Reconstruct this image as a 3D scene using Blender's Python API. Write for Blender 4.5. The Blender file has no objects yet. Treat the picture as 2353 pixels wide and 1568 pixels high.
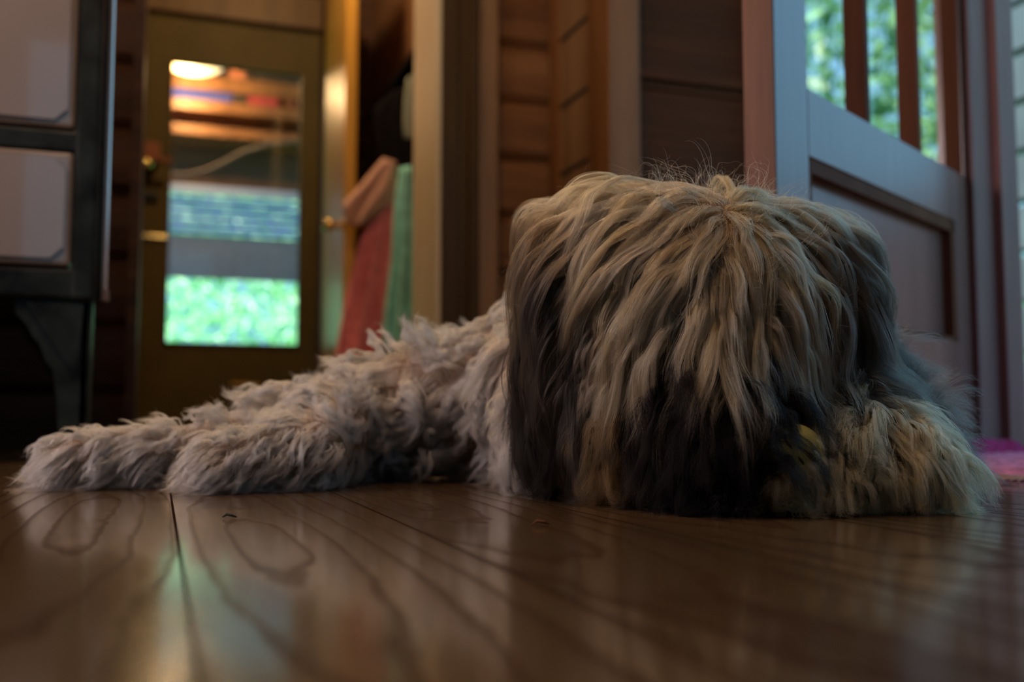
import bpy, bmesh, math, random
import numpy as np
from mathutils import Vector, Matrix, kdtree

# ------------------------------------------------------------------ camera, sky, lights, exposure
SC = bpy.context.scene
COL = SC.collection
PI = math.pi
QH = 1.0          # share of the hair strands to build
YAW, PITCH, CAMH, F = math.radians(19.5), math.radians(4.27), 0.073, 2288.0
cd = bpy.data.cameras.new('camera'); cam = bpy.data.objects.new('camera', cd); COL.objects.link(cam)
cam.location = (0, 0, CAMH); cam.rotation_euler = (PI/2 + PITCH, 0, -YAW)
cd.sensor_width = 36; cd.lens = F*36/2353; cd.clip_start = 0.02; cd.clip_end = 200
cd.dof.use_dof = True; cd.dof.focus_distance = 0.775; cd.dof.aperture_fstop = 3.7
SC.camera = cam
SC.view_settings.view_transform = 'Standard'; SC.view_settings.look = 'None'
SC.view_settings.gamma = 1; SC.view_settings.use_curve_mapping = False
SC.view_settings.exposure = 0.0
SC.cycles.max_bounces = 6; SC.cycles.diffuse_bounces = 3; SC.cycles.glossy_bounces = 3
SC.cycles.transmission_bounces = 4; SC.cycles.transparent_max_bounces = 12
SC.cycles.sample_clamp_indirect = 3.0
SC.cycles.caustics_reflective = False; SC.cycles.caustics_refractive = False

w = bpy.data.worlds.new('sky'); SC.world = w; w.use_nodes = True
wn = w.node_tree.nodes; wl = w.node_tree.links
bg = wn['Background']; bg.inputs['Color'].default_value = (0.30, 0.68, 1.0, 1); bg.inputs['Strength'].default_value = 1.15

def light(name, kind, loc, energy, color, size=None, size_y=None, target=None, spread=None):
    l = bpy.data.lights.new(name, kind); l.energy = energy; l.color = color
    if kind == 'AREA':
        l.shape = 'RECTANGLE'; l.size = size; l.size_y = size_y or size
        if spread: l.spread = spread
    elif kind in ('POINT', 'SPOT'): l.shadow_soft_size = size
    o = bpy.data.objects.new(name, l); COL.objects.link(o); o.location = loc
    if target is not None:
        o.rotation_euler = (Vector(target) - Vector(loc)).to_track_quat('-Z', 'Y').to_euler()
    return o
sun = light('sun', 'SUN', (0, 0, 6), 15.0, (1.0, 0.96, 0.86)); sun.rotation_euler = Vector((0.45, 0.75, -0.9)).to_track_quat('-Z', 'Y').to_euler()
sun.data.angle = math.radians(1.5)
light('doorway_daylight', 'AREA', (2.05, 0.55, 1.15), 2.0, (0.30, 0.62, 1.0), 1.5, 1.8, (0.9, 1.0, 0.35))
light('ceiling_lamp_light', 'POINT', (-0.12, 0.72, 1.75), 34.0, (1.0, 0.66, 0.40), 0.12)
light('left_fill_light', 'AREA', (-1.45, 1.05, 1.0), 21.0, (1.0, 0.80, 0.78), 0.8, 0.9, (-0.1, 1.05, 0.1))  # added fill for the dog's left side; the wall has no window
light('hall_lamp_light', 'POINT', (0.40, 3.2, 2.19), 52.0, (1.0, 0.70, 0.38), 0.05)
light('porch_lamp_light', 'POINT', (0.10, 5.95, 2.00), 24.0, (1.0, 0.62, 0.28), 0.06)

# ------------------------------------------------------------------ helpers
def W(px, py, d):
    """point of the room seen at picture position px, py at horizontal distance d in front of the camera"""
    a = (px-1176.5)/F; b = -(py-784)/F
    cp, sp = math.cos(PITCH), math.sin(PITCH)
    t = d/(cp - b*sp)
    x, y, z = a*t, d, CAMH + t*(sp + b*cp)
    return Vector((x*math.cos(YAW) + y*math.sin(YAW), -x*math.sin(YAW) + y*math.cos(YAW), z))

def tag(o, label=None, cat=None, group=None, kind=None):
    if label: o['label'] = label
    if cat: o['category'] = cat
    if group: o['group'] = group
    if kind: o['kind'] = kind
    return o
def empty(name, loc=(0, 0, 0), rz=0):
    o = bpy.data.objects.new(name, None); COL.objects.link(o); o.location = loc; o.rotation_euler = (0, 0, rz); return o
class MB:
    """collects shapes, then links them as one mesh object"""
    def __init__(s): s.bm = bmesh.new()
    def box(s, x0, x1, y0, y1, z0, z1, bev=0.0, M=None):
        r = bmesh.ops.create_cube(s.bm, size=1.0); vs = r['verts']
        for v in vs:
            v.co = Vector(((x0+x1)/2 + v.co.x*(x1-x0), (y0+y1)/2 + v.co.y*(y1-y0), (z0+z1)/2 + v.co.z*(z1-z0)))
        if bev:
            es = list({e for v in vs for e in v.link_edges})
            r2 = bmesh.ops.bevel(s.bm, geom=es, offset=bev, segments=2, affect='EDGES', profile=0.6)
            vs = list({v for f in r2['faces'] for v in f.verts} | {v for v in vs if v.is_valid})
        if M is not None: bmesh.ops.transform(s.bm, matrix=M, verts=vs)
        return s
    def cyl(s, p0, p1, r0, r1=None, seg=16):
        p0, p1 = Vector(p0), Vector(p1); d = p1-p0; r1 = r0 if r1 is None else r1
        r = bmesh.ops.create_cone(s.bm, cap_ends=True, segments=seg, radius1=r0, radius2=r1, depth=d.length)
        M = Matrix.Translation((p0+p1)/2) @ d.to_track_quat('Z', 'Y').to_matrix().to_4x4()
        bmesh.ops.transform(s.bm, matrix=M, verts=r['verts']); return s
    def tube(s, pts, rad, seg=8):
        pts = [Vector(p) for p in pts]; rings = []
        for i, p in enumerate(pts):
            d = (pts[min(i+1, len(pts)-1)] - pts[max(i-1, 0)]).normalized()
            a = d.orthogonal().normalized() if i == 0 else (a - d*a.dot(d)).normalized()
            b = d.cross(a); r = rad(i/(len(pts)-1)) if callable(rad) else rad
            rings.append([s.bm.verts.new(p + a*r*math.cos(k*2*PI/seg) + b*r*math.sin(k*2*PI/seg)) for k in range(seg)])
        for r0, r1 in zip(rings, rings[1:]):
            for k in range(seg): s.bm.faces.new((r0[k], r0[(k+1) % seg], r1[(k+1) % seg], r1[k]))
        s.bm.faces.new(rings[0][::-1]); s.bm.faces.new(rings[-1]); return s
    def sphere(s, c, r, sc=(1, 1, 1), seg=24):
        q = bmesh.ops.create_uvsphere(s.bm, u_segments=seg, v_segments=seg//2, radius=1)
        for v in q['verts']: v.co = Vector((c[0]+v.co.x*r*sc[0], c[1]+v.co.y*r*sc[1], c[2]+v.co.z*r*sc[2]))
        return s
    def prism(s, pts, axis, a, b):
        """extrude a closed 2-D outline along an axis (0, 1 or 2) from a to b"""
        def mk(p, t):
            q = [p[0], p[1]]; q.insert(axis, t); return s.bm.verts.new(q)
        A = [mk(p, a) for p in pts]; B = [mk(p, b) for p in pts]; n = len(pts)
        for i in range(n): s.bm.faces.new((A[i], A[(i+1) % n], B[(i+1) % n], B[i]))
        s.bm.faces.new(A[::-1]); s.bm.faces.new(B); return s
    def build(s, name, mat, parent=None, smooth=False, M=None):
        bmesh.ops.recalc_face_normals(s.bm, faces=s.bm.faces)
        me = bpy.data.meshes.new(name); s.bm.to_mesh(me); s.bm.free()
        if M is not None: me.transform(M)
        if smooth:
            for p in me.polygons: p.use_smooth = True
        me.materials.append(mat)
        o = bpy.data.objects.new(name, me); COL.objects.link(o)
        if parent: o.parent = parent
        return o
def struct(mb, name, mat, **k): return tag(mb.build(name, mat, **k), kind='structure')

# ------------------------------------------------------------------ materials
def newmat(name):
    m = bpy.data.materials.new(name); m.use_nodes = True
    nt = m.node_tree; return m, nt, nt.nodes['Principled BSDF']
def N(nt, t, **kw):
    n = nt.nodes.new(t)
    for k, v in kw.items():
        if k.startswith('i_'): n.inputs[k[2:].replace('_', ' ')].default_value = v
        else: setattr(n, k, v)
    return n
def plain(name, col, rough=0.6, metal=0.0, spec=0.5, coat=0.0, noise=0.0, nscale=20, bump=0.0):
    m, nt, b = newmat(name); L = nt.links
    b.inputs['Roughness'].default_value = rough; b.inputs['Metallic'].default_value = metal
    b.inputs['Specular IOR Level'].default_value = spec; b.inputs['Coat Weight'].default_value = coat
    tc = N(nt, 'ShaderNodeTexCoord'); nz = N(nt, 'ShaderNodeTexNoise'); nz.inputs['Scale'].default_value = nscale; nz.inputs['Detail'].default_value = 5
    L.new(tc.outputs['Object'], nz.inputs['Vector'])
    cr = N(nt, 'ShaderNodeValToRGB'); cr.color_ramp.elements[0].position = .35; cr.color_ramp.elements[1].position = .7
    c0 = tuple(max(0, c*(1-noise)) for c in col); c1 = tuple(min(1, c*(1+noise)) for c in col)
    cr.color_ramp.elements[0].color = (*c0, 1); cr.color_ramp.elements[1].color = (*c1, 1)
    L.new(nz.outputs['Fac'], cr.inputs['Fac']); L.new(cr.outputs['Color'], b.inputs['Base Color'])
    if bump:
        bp = N(nt, 'ShaderNodeBump'); bp.inputs['Strength'].default_value = bump; bp.inputs['Distance'].default_value = .002
        L.new(nz.outputs['Fac'], bp.inputs['Height']); L.new(bp.outputs['Normal'], b.inputs['Normal'])
    return m
def wood(name, c0, c1, rough=0.45, axis=2, scale=14.0, stretch=0.06, coat=0.0, spec=0.5, knots=False):
    """wood with grain running along the axis"""
    m, nt, b = newmat(name); L = nt.links
    tc = N(nt, 'ShaderNodeTexCoord'); mp = N(nt, 'ShaderNodeMapping')
    s = [1, 1, 1]; s[axis] = stretch; mp.inputs['Scale'].default_value = s
    L.new(tc.outputs['Object'], mp.inputs['Vector'])
    n1 = N(nt, 'ShaderNodeTexNoise'); n1.inputs['Scale'].default_value = scale; n1.inputs['Detail'].default_value = 3
    n2 = N(nt, 'ShaderNodeTexNoise'); n2.inputs['Scale'].default_value = scale*9; n2.inputs['Detail'].default_value = 4
    L.new(mp.outputs[0], n1.inputs['Vector']); L.new(mp.outputs[0], n2.inputs['Vector'])
    mx = N(nt, 'ShaderNodeMath', operation='MULTIPLY_ADD'); mx.inputs[1].default_value = .45
    L.new(n2.outputs['Fac'], mx.inputs[0]); 
    m2 = N(nt, 'ShaderNodeMath', operation='MULTIPLY'); m2.inputs[1].default_value = .75
    L.new(n1.outputs['Fac'], m2.inputs[0]); L.new(m2.outputs[0], mx.inputs[2])
    cr = N(nt, 'ShaderNodeValToRGB'); cr.color_ramp.elements[0].position = .42; cr.color_ramp.elements[1].position = .78
    cr.color_ramp.elements[0].color = (*c0, 1); cr.color_ramp.elements[1].color = (*c1, 1)
    L.new(mx.outputs[0], cr.inputs['Fac']); L.new(cr.outputs['Color'], b.inputs['Base Color'])
    b.inputs['Roughness'].default_value = rough; b.inputs['Coat Weight'].default_value = coat; b.inputs['Coat Roughness'].default_value = .25
    b.inputs['Specular IOR Level'].default_value = spec
    bp = N(nt, 'ShaderNodeBump'); bp.inputs['Strength'].default_value = .12; bp.inputs['Distance'].default_value = .002
    L.new(mx.outputs[0], bp.inputs['Height']); L.new(bp.outputs['Normal'], b.inputs['Normal'])
    return m
def emit(name, col, s):
    m, nt, b = newmat(name); b.inputs['Emission Color'].default_value = (*col, 1); b.inputs['Emission Strength'].default_value = s
    b.inputs['Base Color'].default_value = (*col, 1); return m

def floor_material():
    m, nt, b = newmat('varnished_plank_floor'); L = nt.links
    def math_(op, a, bb=None, c=None):
        n = N(nt, 'ShaderNodeMath', operation=op)
        for i, v in enumerate((a, bb, c)):
            if v is None: continue
            if isinstance(v, (int, float)): n.inputs[i].default_value = v
            else: L.new(v, n.inputs[i])
        return n.outputs[0]
    tc = N(nt, 'ShaderNodeTexCoord'); sp = N(nt, 'ShaderNodeSeparateXYZ'); L.new(tc.outputs['Object'], sp.inputs[0])
    X, Y = sp.outputs['X'], sp.outputs['Y']
    PW = 0.145
    u = math_('DIVIDE', math_('ADD', X, 0.1325 + 10*PW), PW)
    idx = math_('FLOOR', u); fr = math_('SUBTRACT', u, idx)
    wn_ = N(nt, 'ShaderNodeTexWhiteNoise', noise_dimensions='1D'); L.new(idx, wn_.inputs['W'])
    rnd = wn_.outputs['Value']
    wn2 = N(nt, 'ShaderNodeTexWhiteNoise', noise_dimensions='1D'); L.new(math_('ADD', idx, 31.7), wn2.inputs['W']); rnd2 = wn2.outputs['Value']
    is11 = math_('COMPARE', idx, 11.0, .5); not11 = math_('SUBTRACT', 1.0, is11)
    cx_ = math_('ADD', math_('MULTIPLY', not11, math_('MULTIPLY_ADD', rnd, .5, .25)), math_('MULTIPLY', is11, .33))
    cy_ = math_('ADD', math_('MULTIPLY', not11, math_('MULTIPLY_ADD', rnd2, 1.6, .9)), math_('MULTIPLY', is11, .93))
    # growth rings cut lengthwise: long arches along the plank
    lx = math_('MULTIPLY', math_('SUBTRACT', fr, cx_), PW)
    cmb = N(nt, 'ShaderNodeCombineXYZ'); L.new(math_('MULTIPLY', X, 9.0), cmb.inputs[0]); L.new(math_('MULTIPLY', Y, 3.2), cmb.inputs[1]); L.new(math_('MULTIPLY', idx, 3.3), cmb.inputs[2])
    nz = N(nt, 'ShaderNodeTexNoise'); nz.inputs['Scale'].default_value = 1.0; nz.inputs['Detail'].default_value = 4.0; nz.inputs['Roughness'].default_value = .62; L.new(cmb.outputs[0], nz.inputs['Vector'])
    yy = math_('SUBTRACT', Y, cy_)
    dep = math_('MULTIPLY_ADD', nz.outputs['Fac'], .062, math_('MULTIPLY', yy, .10))
    r2 = math_('ADD', math_('MULTIPLY', lx, lx), math_('MULTIPLY', dep, dep))
    rr = math_('SQRT', r2)
    ph = math_('FRACT', math_('MULTIPLY', rr, 50.0))
    band = N(nt, 'ShaderNodeValToRGB'); e = band.color_ramp.elements
    e[0].position = 0.0; e[0].color = (0.0, 0, 0, 1); e[1].position = 1.0; e[1].color = (0, 0, 0, 1)
    for p_, v_ in ((.40, .06), (.66, .35), (.84, .9), (.93, .8)):
        q = band.color_ramp.elements.new(p_); q.color = (v_, v_, v_, 1)
    L.new(ph, band.inputs['Fac'])
    # fine fibres
    c2 = N(nt, 'ShaderNodeCombineXYZ'); L.new(math_('MULTIPLY', X, 330.0), c2.inputs[0]); L.new(math_('MULTIPLY', Y, 16.0), c2.inputs[1]); L.new(idx, c2.inputs[2])
    nf = N(nt, 'ShaderNodeTexNoise'); nf.inputs['Scale'].default_value = 1.0; nf.inputs['Detail'].default_value = 3; L.new(c2.outputs[0], nf.inputs['Vector'])
    # wear patches
    nw = N(nt, 'ShaderNodeTexNoise'); nw.inputs['Scale'].default_value = 5.0; nw.inputs['Detail'].default_value = 5; L.new(tc.outputs['Object'], nw.inputs['Vector'])
    base = N(nt, 'ShaderNodeMix', data_type='RGBA'); base.inputs['A'].default_value = (0.128, 0.080, 0.034, 1); base.inputs['B'].default_value = (0.082, 0.049, 0.020, 1)
    L.new(nw.outputs['Fac'], base.inputs['Factor'])
    hs = N(nt, 'ShaderNodeHueSaturation'); L.new(base.outputs['Result'], hs.inputs['Color']); L.new(math_('MULTIPLY_ADD', rnd, .35, .82), hs.inputs['Value'])
    mixb = N(nt, 'ShaderNodeMix', data_type='RGBA'); mixb.inputs['B'].default_value = (0.040, 0.018, 0.009, 1)
    L.new(math_('MULTIPLY', band.outputs['Color'], .95), mixb.inputs['Factor']); L.new(hs.outputs['Color'], mixb.inputs['A'])
    mixf = N(nt, 'ShaderNodeMix', data_type='RGBA', blend_type='MULTIPLY'); mixf.inputs['Factor'].default_value = .55
    L.new(mixb.outputs['Result'], mixf.inputs['A']); L.new(nf.outputs['Color'], mixf.inputs['B'])
    g = math_('LESS_THAN', math_('MINIMUM', fr, math_('SUBTRACT', 1.0, fr)), .0065)
    gap = N(nt, 'ShaderNodeMix', data_type='RGBA'); gap.inputs['B'].default_value = (0.020, 0.010, 0.006, 1)
    L.new(g, gap.inputs['Factor']); L.new(mixb.outputs['Result'], gap.inputs['A'])
    # tiny dirt specks
    vo = N(nt, 'ShaderNodeTexVoronoi'); vo.inputs['Scale'].default_value = 26; L.new(tc.outputs['Object'], vo.inputs['Vector'])
    spk = math_('MULTIPLY', math_('LESS_THAN', vo.outputs['Distance'], .045), math_('GREATER_THAN', nw.outputs['Fac'], .5))
    dirt = N(nt, 'ShaderNodeMix', data_type='RGBA'); dirt.inputs['B'].default_value = (0.01, 0.006, 0.004, 1)
    L.new(spk, dirt.inputs['Factor']); L.new(gap.outputs['Result'], dirt.inputs['A'])
    L.new(dirt.outputs['Result'], b.inputs['Base Color'])
    b.inputs['Roughness'].default_value = .42
    L.new(math_('ADD', math_('MULTIPLY_ADD', nw.outputs['Fac'], .14, .12), math_('MULTIPLY', band.outputs['Color'], .06)), b.inputs['Roughness'])
    bandm = math_('MULTIPLY', band.outputs['Color'], math_('MINIMUM', math_('MULTIPLY_ADD', nw.outputs['Fac'], 1.5, .05), 1.0))
    gb = math_('MAXIMUM', math_('MULTIPLY', band.outputs['Color'], .88), g)
    L.new(math_('MAXIMUM', math_('MULTIPLY_ADD', gb, -.80, .66), 0.0), b.inputs['Specular IOR Level'])
    L.new(math_('MULTIPLY', math_('SUBTRACT', 1.0, gb), .55), b.inputs['Coat Weight']); b.inputs['Coat Roughness'].default_value = .10
    # worn relief: late-wood ridges stand proud, planks slightly cupped, seams sunk
    cup = math_('MULTIPLY', math_('POWER', math_('ABSOLUTE', math_('SUBTRACT', fr, .5)), 2.0), .0016)
    h = math_('ADD', math_('MULTIPLY', band.outputs['Color'], -.00009), cup)
    h = math_('ADD', h, math_('MULTIPLY', nf.outputs['Fac'], .000008))
    h = math_('ADD', h, math_('MULTIPLY', nz.outputs['Fac'], .0005))
    h = math_('ADD', h, math_('MULTIPLY', g, -.001))
    bp = N(nt, 'ShaderNodeBump'); bp.inputs['Strength'].default_value = 1.0; bp.inputs['Distance'].default_value = 1.0
    L.new(h, bp.inputs['Height']); L.new(bp.outputs['Normal'], b.inputs['Normal'])
    return m

M = dict(
    floor=floor_material(),
    log=wood('log_timber', (.14, .060, .022), (.32, .16, .065), .5, axis=0, scale=16),
    logdark=wood('dark_log_timber', (.030, .013, .007), (.085, .036, .018), .6, axis=0, scale=16, spec=.15),
    panel=wood('cedar_panel', (.20, .10, .035), (.36, .20, .08), .5, axis=2),
    post=wood('cedar_post', (.16, .065, .014), (.30, .125, .035), .5, axis=2),
    darkwood=wood('dark_cabinet_wood', (.040, .017, .008), (.11, .040, .017), .6, axis=0, scale=8, spec=.12),
    ochre=plain('ochre_door_paint', (.066, .047, .012), .6, noise=.12, spec=.12, nscale=7),
    ochrew=wood('golden_varnished_wood', (.42, .22, .035), (.62, .36, .07), .34, axis=2, spec=.15),
    casing=wood('casing_wood', (.06, .032, .008), (.11, .060, .016), .5, axis=2, spec=.2),
    litw=wood('lit_casing_wood', (.78, .60, .34), (.88, .70, .42), .6, axis=2, spec=.3),
    redwood=wood('weathered_redwood_door', (.16, .080, .066), (.27, .14, .12), .30, axis=2, scale=18, coat=.85),
    redtrim=wood('red_brown_trim', (.11, .038, .018), (.20, .075, .036), .6, axis=2, spec=.12),
    iron=plain('black_enamelled_iron', (.010, .014, .013), .45, noise=.9, nscale=22, spec=.2),
    enamel=plain('pink_grey_enamel', (.25, .205, .18), .25, noise=.04, nscale=5, coat=.6),
    enameledge=plain('cream_enamel_bevel', (.22, .17, .135), .25, noise=.05, coat=.5),
    chrome=plain('chrome', (.75, .72, .68), .16, metal=1),
    brass=plain('brass', (.85, .62, .22), .22, metal=1),
    jamb=wood('mauve_jamb_wood', (.24, .115, .105), (.36, .19, .18), .5, axis=2, scale=18, coat=.15),
    edge=wood('warm_lit_door_edge', (.11, .045, .022), (.20, .085, .042), .5, axis=2, scale=18, spec=.3),
    wall=wood('brown_board_wall', (.10, .045, .018), (.19, .09, .036), .55, axis=0),
    ceil=wood('ceiling_boards', (.16, .08, .03), (.26, .13, .05), .6, axis=1),
    black=plain('black_cloth', (.006, .005, .006), .95, spec=.05),
    pink=plain('coral_pink_cloth', (.92, .26, .28), .85, noise=.15, nscale=30),
    beige=plain('pale_pink_cloth', (.55, .32, .24), .85, noise=.12, nscale=30),
    teal=plain('teal_cloth', (.32, .78, .68), .85, noise=.18, nscale=30),
    greyg=plain('grey_green_cloth', (.19, .22, .17), .8, noise=.1),
    blind=plain('blue_slat_paint', (.16, .27, .80), .5, noise=.05),
    slate=plain('slate_blue_board', (.19, .23, .31), .6, noise=.1),
    rug=plain('magenta_rug_pile', (.62, .22, .42), .95, noise=.35, nscale=60),
    rugd=plain('deep_magenta_rug_pile', (.42, .03, .16), .95, noise=.3, nscale=60),
    ball=plain('yellow_green_felt', (.32, .28, .07), .9, noise=.1, nscale=120, bump=.3),
    dark=plain('dark_rubber', (.02, .018, .012), .8),
    nose=plain('wet_black_nose', (.008, .007, .008), .6, nscale=200, noise=.3, bump=.6),
)
def glass_mat():
    m, nt, b = newmat('window_glass'); L = nt.links
    nt.nodes.remove(b); out = nt.nodes['Material Output']
    tr = N(nt, 'ShaderNodeBsdfTransparent'); gl = N(nt, 'ShaderNodeBsdfGlossy'); gl.inputs['Roughness'].default_value = .03
    fr = N(nt, 'ShaderNodeFresnel'); fr.inputs['IOR'].default_value = 1.45; mx = N(nt, 'ShaderNodeMixShader')
    ge = N(nt, 'ShaderNodeNewGeometry'); mm = N(nt, 'ShaderNodeMath', operation='SUBTRACT'); mm.inputs[0].default_value = 1; L.new(ge.outputs['Backfacing'], mm.inputs[1])
    m3 = N(nt, 'ShaderNodeMath', operation='MULTIPLY'); L.new(fr.outputs[0], m3.inputs[0]); L.new(mm.outputs[0], m3.inputs[1]); L.new(m3.outputs[0], mx.inputs['Fac']); L.new(tr.outputs[0], mx.inputs[1]); L.new(gl.outputs[0], mx.inputs[2]); L.new(mx.outputs[0], out.inputs['Surface'])
    return m
M['glass'] = glass_mat()
def leaf_mat(name, c0, c1):
    m, nt, b = newmat(name); L = nt.links
    geo = N(nt, 'ShaderNodeNewGeometry'); cr = N(nt, 'ShaderNodeValToRGB')
    cr.color_ramp.elements[0].color = (*c0, 1); cr.color_ramp.elements[1].color = (*c1, 1)
    L.new(geo.outputs['Random Per Island'], cr.inputs['Fac']); L.new(cr.outputs['Color'], b.inputs['Base Color'])
    b.inputs['Roughness'].default_value = .35
    t = N(nt, 'ShaderNodeBsdfTranslucent'); mx = N(nt, 'ShaderNodeMixShader'); mx.inputs['Fac'].default_value = .35
    L.new(cr.outputs['Color'], t.inputs['Color']); L.new(b.outputs[0], mx.inputs[1]); L.new(t.outputs[0], mx.inputs[2])
    L.new(mx.outputs[0], nt.nodes['Material Output'].inputs['Surface']); return m
M['leafy'] = leaf_mat('bright_leaf', (.28, .62, .36), (.62, .97, .68))
M['leafd'] = leaf_mat('deep_leaf', (.03, .16, .10), (.28, .50, .24))
M['lawn'] = plain('lawn_grass', (.14, .45, .12), .9, noise=.5, nscale=9)
M['bark'] = plain('bark', (.10, .07, .05), .9, noise=.4)

# ------------------------------------------------------------------ room shell
struct(MB().box(-2.2, 2.2, -1.8, 4.62, -.06, 0), 'floor', M['floor'])
struct(MB().box(-2.2, 1.6, -1.8, 4.62, 2.25, 2.35), 'ceiling', M['ceil'])
struct(MB().box(-1.75, -1.6, -1.8, 2.47, 0, 2.25), 'wall_left', M['wall'])
rear = MB(); rear.box(-1.75, 1.5, -1.8, -1.7, 0, .7); rear.box(-1.75, 1.5, -1.8, -1.7, 1.8, 2.25)
rear.box(-1.75, -.6, -1.8, -1.7, .7, 1.8); rear.box(.5, 1.5, -1.8, -1.7, .7, 1.8)
struct(rear, 'wall_rear', M['wall'])
# right wall: doorway (y .45 - 1.36), window (y 1.50 - 2.04)
wr = MB()
wr.box(1.40, 1.50, -1.7, .45, 0, 2.25); wr.box(1.40, 1.44, .45, 1.44, 2.0, 2.25)
wr.box(1.40, 1.44, 1.42, 1.44, 0, 2.25)
wr.box(1.40, 1.50, 1.44, 2.04, 0, .40); wr.box(1.40, 1.50, 1.44, 2.04, 1.75, 2.25)
wr.box(1.40, 1.50, 2.04, 2.73, 0, 2.25)
struct(wr, 'wall_right', M['wall'])
win = struct(MB().box(1.41, 1.44, 1.44, 1.455, .40, 1.75).box(1.41, 1.47, 2.01, 2.04, .40, 1.75).box(1.41, 1.47, 1.455, 2.01, .40, .43).box(1.41, 1.47, 1.455, 2.01, 1.72, 1.75), 'window_1', M['redtrim'])
MB().box(1.430, 1.434, 1.455, 2.01, .43, 1.72).build('pane', M['glass'], win)
# door jamb beside the open doorway
struct(MB().box(1.352, 1.40, 1.368, 1.435, 0, 2.0, .003).box(1.40, 1.44, 1.352, 1.42, 0, 2.0, .002), 'trim_1', M['jamb'])
struct(MB().box(1.36, 1.58, .45, 1.372, 0, .022, .004), 'trim_2', M['post'])

# log partition with an opening into the hall
def logs(mb, x0, x1, y0, y1, z0, z1, h=.157, r=.035):
    z = z0
    while z < z1:
        zt = min(z+h, z1)
        prof = [(y0+.02, z), (y0+.004, z+.018), (y0-.0, z+h*.45), (y0+.004, zt-.03), (y0+.022, zt-.004), (y1-.02, zt-.004), (y1, z+h*.5), (y1-.02, z)]
        mb.prism(prof, 0, x0, x1); z += h
    return mb
struct(logs(MB(), -1.75, -.075, 2.47, 2.73, -.03, 2.25), 'wall_partition_left', M['logdark'])
struct(logs(MB(), .765, 1.40, 2.47, 2.73, -.02, 2.25), 'wall_partition_right', M['log'])
struct(logs(MB(), -.075, .765, 2.47, 2.73, 2.02, 2.25), 'wall_partition_top', M['log'])
struct(MB().box(-.075, -.052, 2.45, 2.74, 0, 2.02), 'trim_3', M['logdark'])
# right casing: dark front with two grooves, reveal behind with lamplight painted into its pale colour
c = MB(); c.box(.668, .712, 2.425, 2.47, 0, 2.02, .003); c.box(.712, .742, 2.435, 2.47, 0, 2.02, .002); c.box(.742, .765, 2.420, 2.47, 0, 2.02, .003)
struct(c, 'trim_4', M['casing'])
struct(MB().box(.655, .668, 2.43, 2.66, 0, 2.02, .002).box(.668, .70, 2.47, 2.73, 0, 2.02), 'trim_5', M['litw'])
t6 = struct(MB().box(.7725, .826, 2.435, 2.47, 0, 2.25, .004), 'trim_6', M['panel'])
# a mirror strip between casing and batten picks up cool and yellow glints
struct(MB().box(.766, .7715, 2.440, 2.47, 0, 2.25, .002), 'trim_7', M['chrome'])

# hall walls
struct(MB().box(-.55, -.45, 2.73, 4.5, 0, 2.25), 'wall_hall_left', M['wall'])
struct(MB().box(.90, 1.0, 2.73, 4.5, 0, 2.25), 'wall_hall_right', M['wall'])
back = MB(); back.box(-.55, -.10, 4.5, 4.62, 0, 2.25); back.box(.71, 1.0, 4.5, 4.62, 0, 2.25); back.box(-.10, .71, 4.5, 4.62, 1.85, 2.25)
struct(back, 'wall_back', M['logdark'])
struct(MB().box(-.13, .73, 4.47, 4.50, 1.83, 1.98, .004), 'trim_8', M['casing'])
struct(MB().box(-.14, -.085, 4.46, 4.50, 0, 1.84, .003), 'trim_9', M['logdark'])

# back door: ochre stiles and rails around tall glass
Y0, Y1 = 4.51, 4.555
d1 = MB(); d1.box(-.10, .022, Y0, Y1, -.004, 1.848, .003); d1.box(.578, .71, Y0, Y1, -.004, 1.848, .003)
d1.box(.022, .578, Y0, Y1, 1.625, 1.848, .002); d1.box(.022, .578, Y0, Y1, -.004, .385, .002)
door1 = struct(d1, 'door_1', M['ochre'])
MB().box(.022, .578, 4.528, 4.533, .385, 1.625).build('pane', M['glass'], door1)
MB().box(.02, .58, 4.500, 4.512, .375, .388).box(.02, .58, 4.500, 4.512, 1.622, 1.635).box(.012, .024, 4.5, 4.512, .375, 1.635).box(.576, .588, 4.5, 4.512, .375, 1.635).build('glazing_bead', M['ochre'], door1)
h = MB(); h.box(-.125, .030, 4.40, 4.42, 1.145, 1.165, .004); h.box(-.13, -.02, 4.42, 4.50, 1.16, 1.23, .01)
tag(h.build('latch', M['redtrim'], door1), 'dark wooden latch')
MB().sphere((-.075, 4.41, 1.135), .027).cyl((-.075, 4.41, 1.135), (-.075, 4.51, 1.135), .01).build('knob', M['brass'], door1, smooth=True)
MB().box(-.085, -.025, 4.49, 4.512, .995, 1.03, .003).build('lock_plate', M['iron'], door1)
MB().box(-.10, .018, 4.495, 4.512, .83, .85, .003).build('hook_bar', M['brass'], door1)
MB().cyl((.30, 4.505, .21), (.42, 4.505, .205), .006).cyl((.30, 4.505, .21), (.30, 4.512, .21), .006).build('pull_handle', M['ochrew'], door1)

# golden inner door standing open, almost edge-on
A = Vector((.604, 3.5, 0)); B = Vector((.655, 4.32, 0)); dr = (B-A); Ld = dr.length; ang = math.atan2(dr.y, dr.x)
door2 = empty('door_2', A, ang); tag(door2, kind='structure')
MB().box(0, Ld, -.042, 0, .01, 1.98, .003).build('leaf', M['ochrew'], door2)
kn = MB()
for s in (1, -1):
    yk = 0 if s > 0 else -.042
    kn.sphere((.06, yk+s*.045, .757), .024); kn.cyl((.06, yk, .757), (.06, yk+s*.045, .757), .009); kn.cyl((.06, yk, .757), (.06, yk+s*.006, .757), .022)
kn.build('knob', M['brass'], door2, smooth=True)
struct(MB().box(.66, .76, 4.33, 4.5, 0, 2.25, .003), 'trim_10', M['logdark'])

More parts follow.
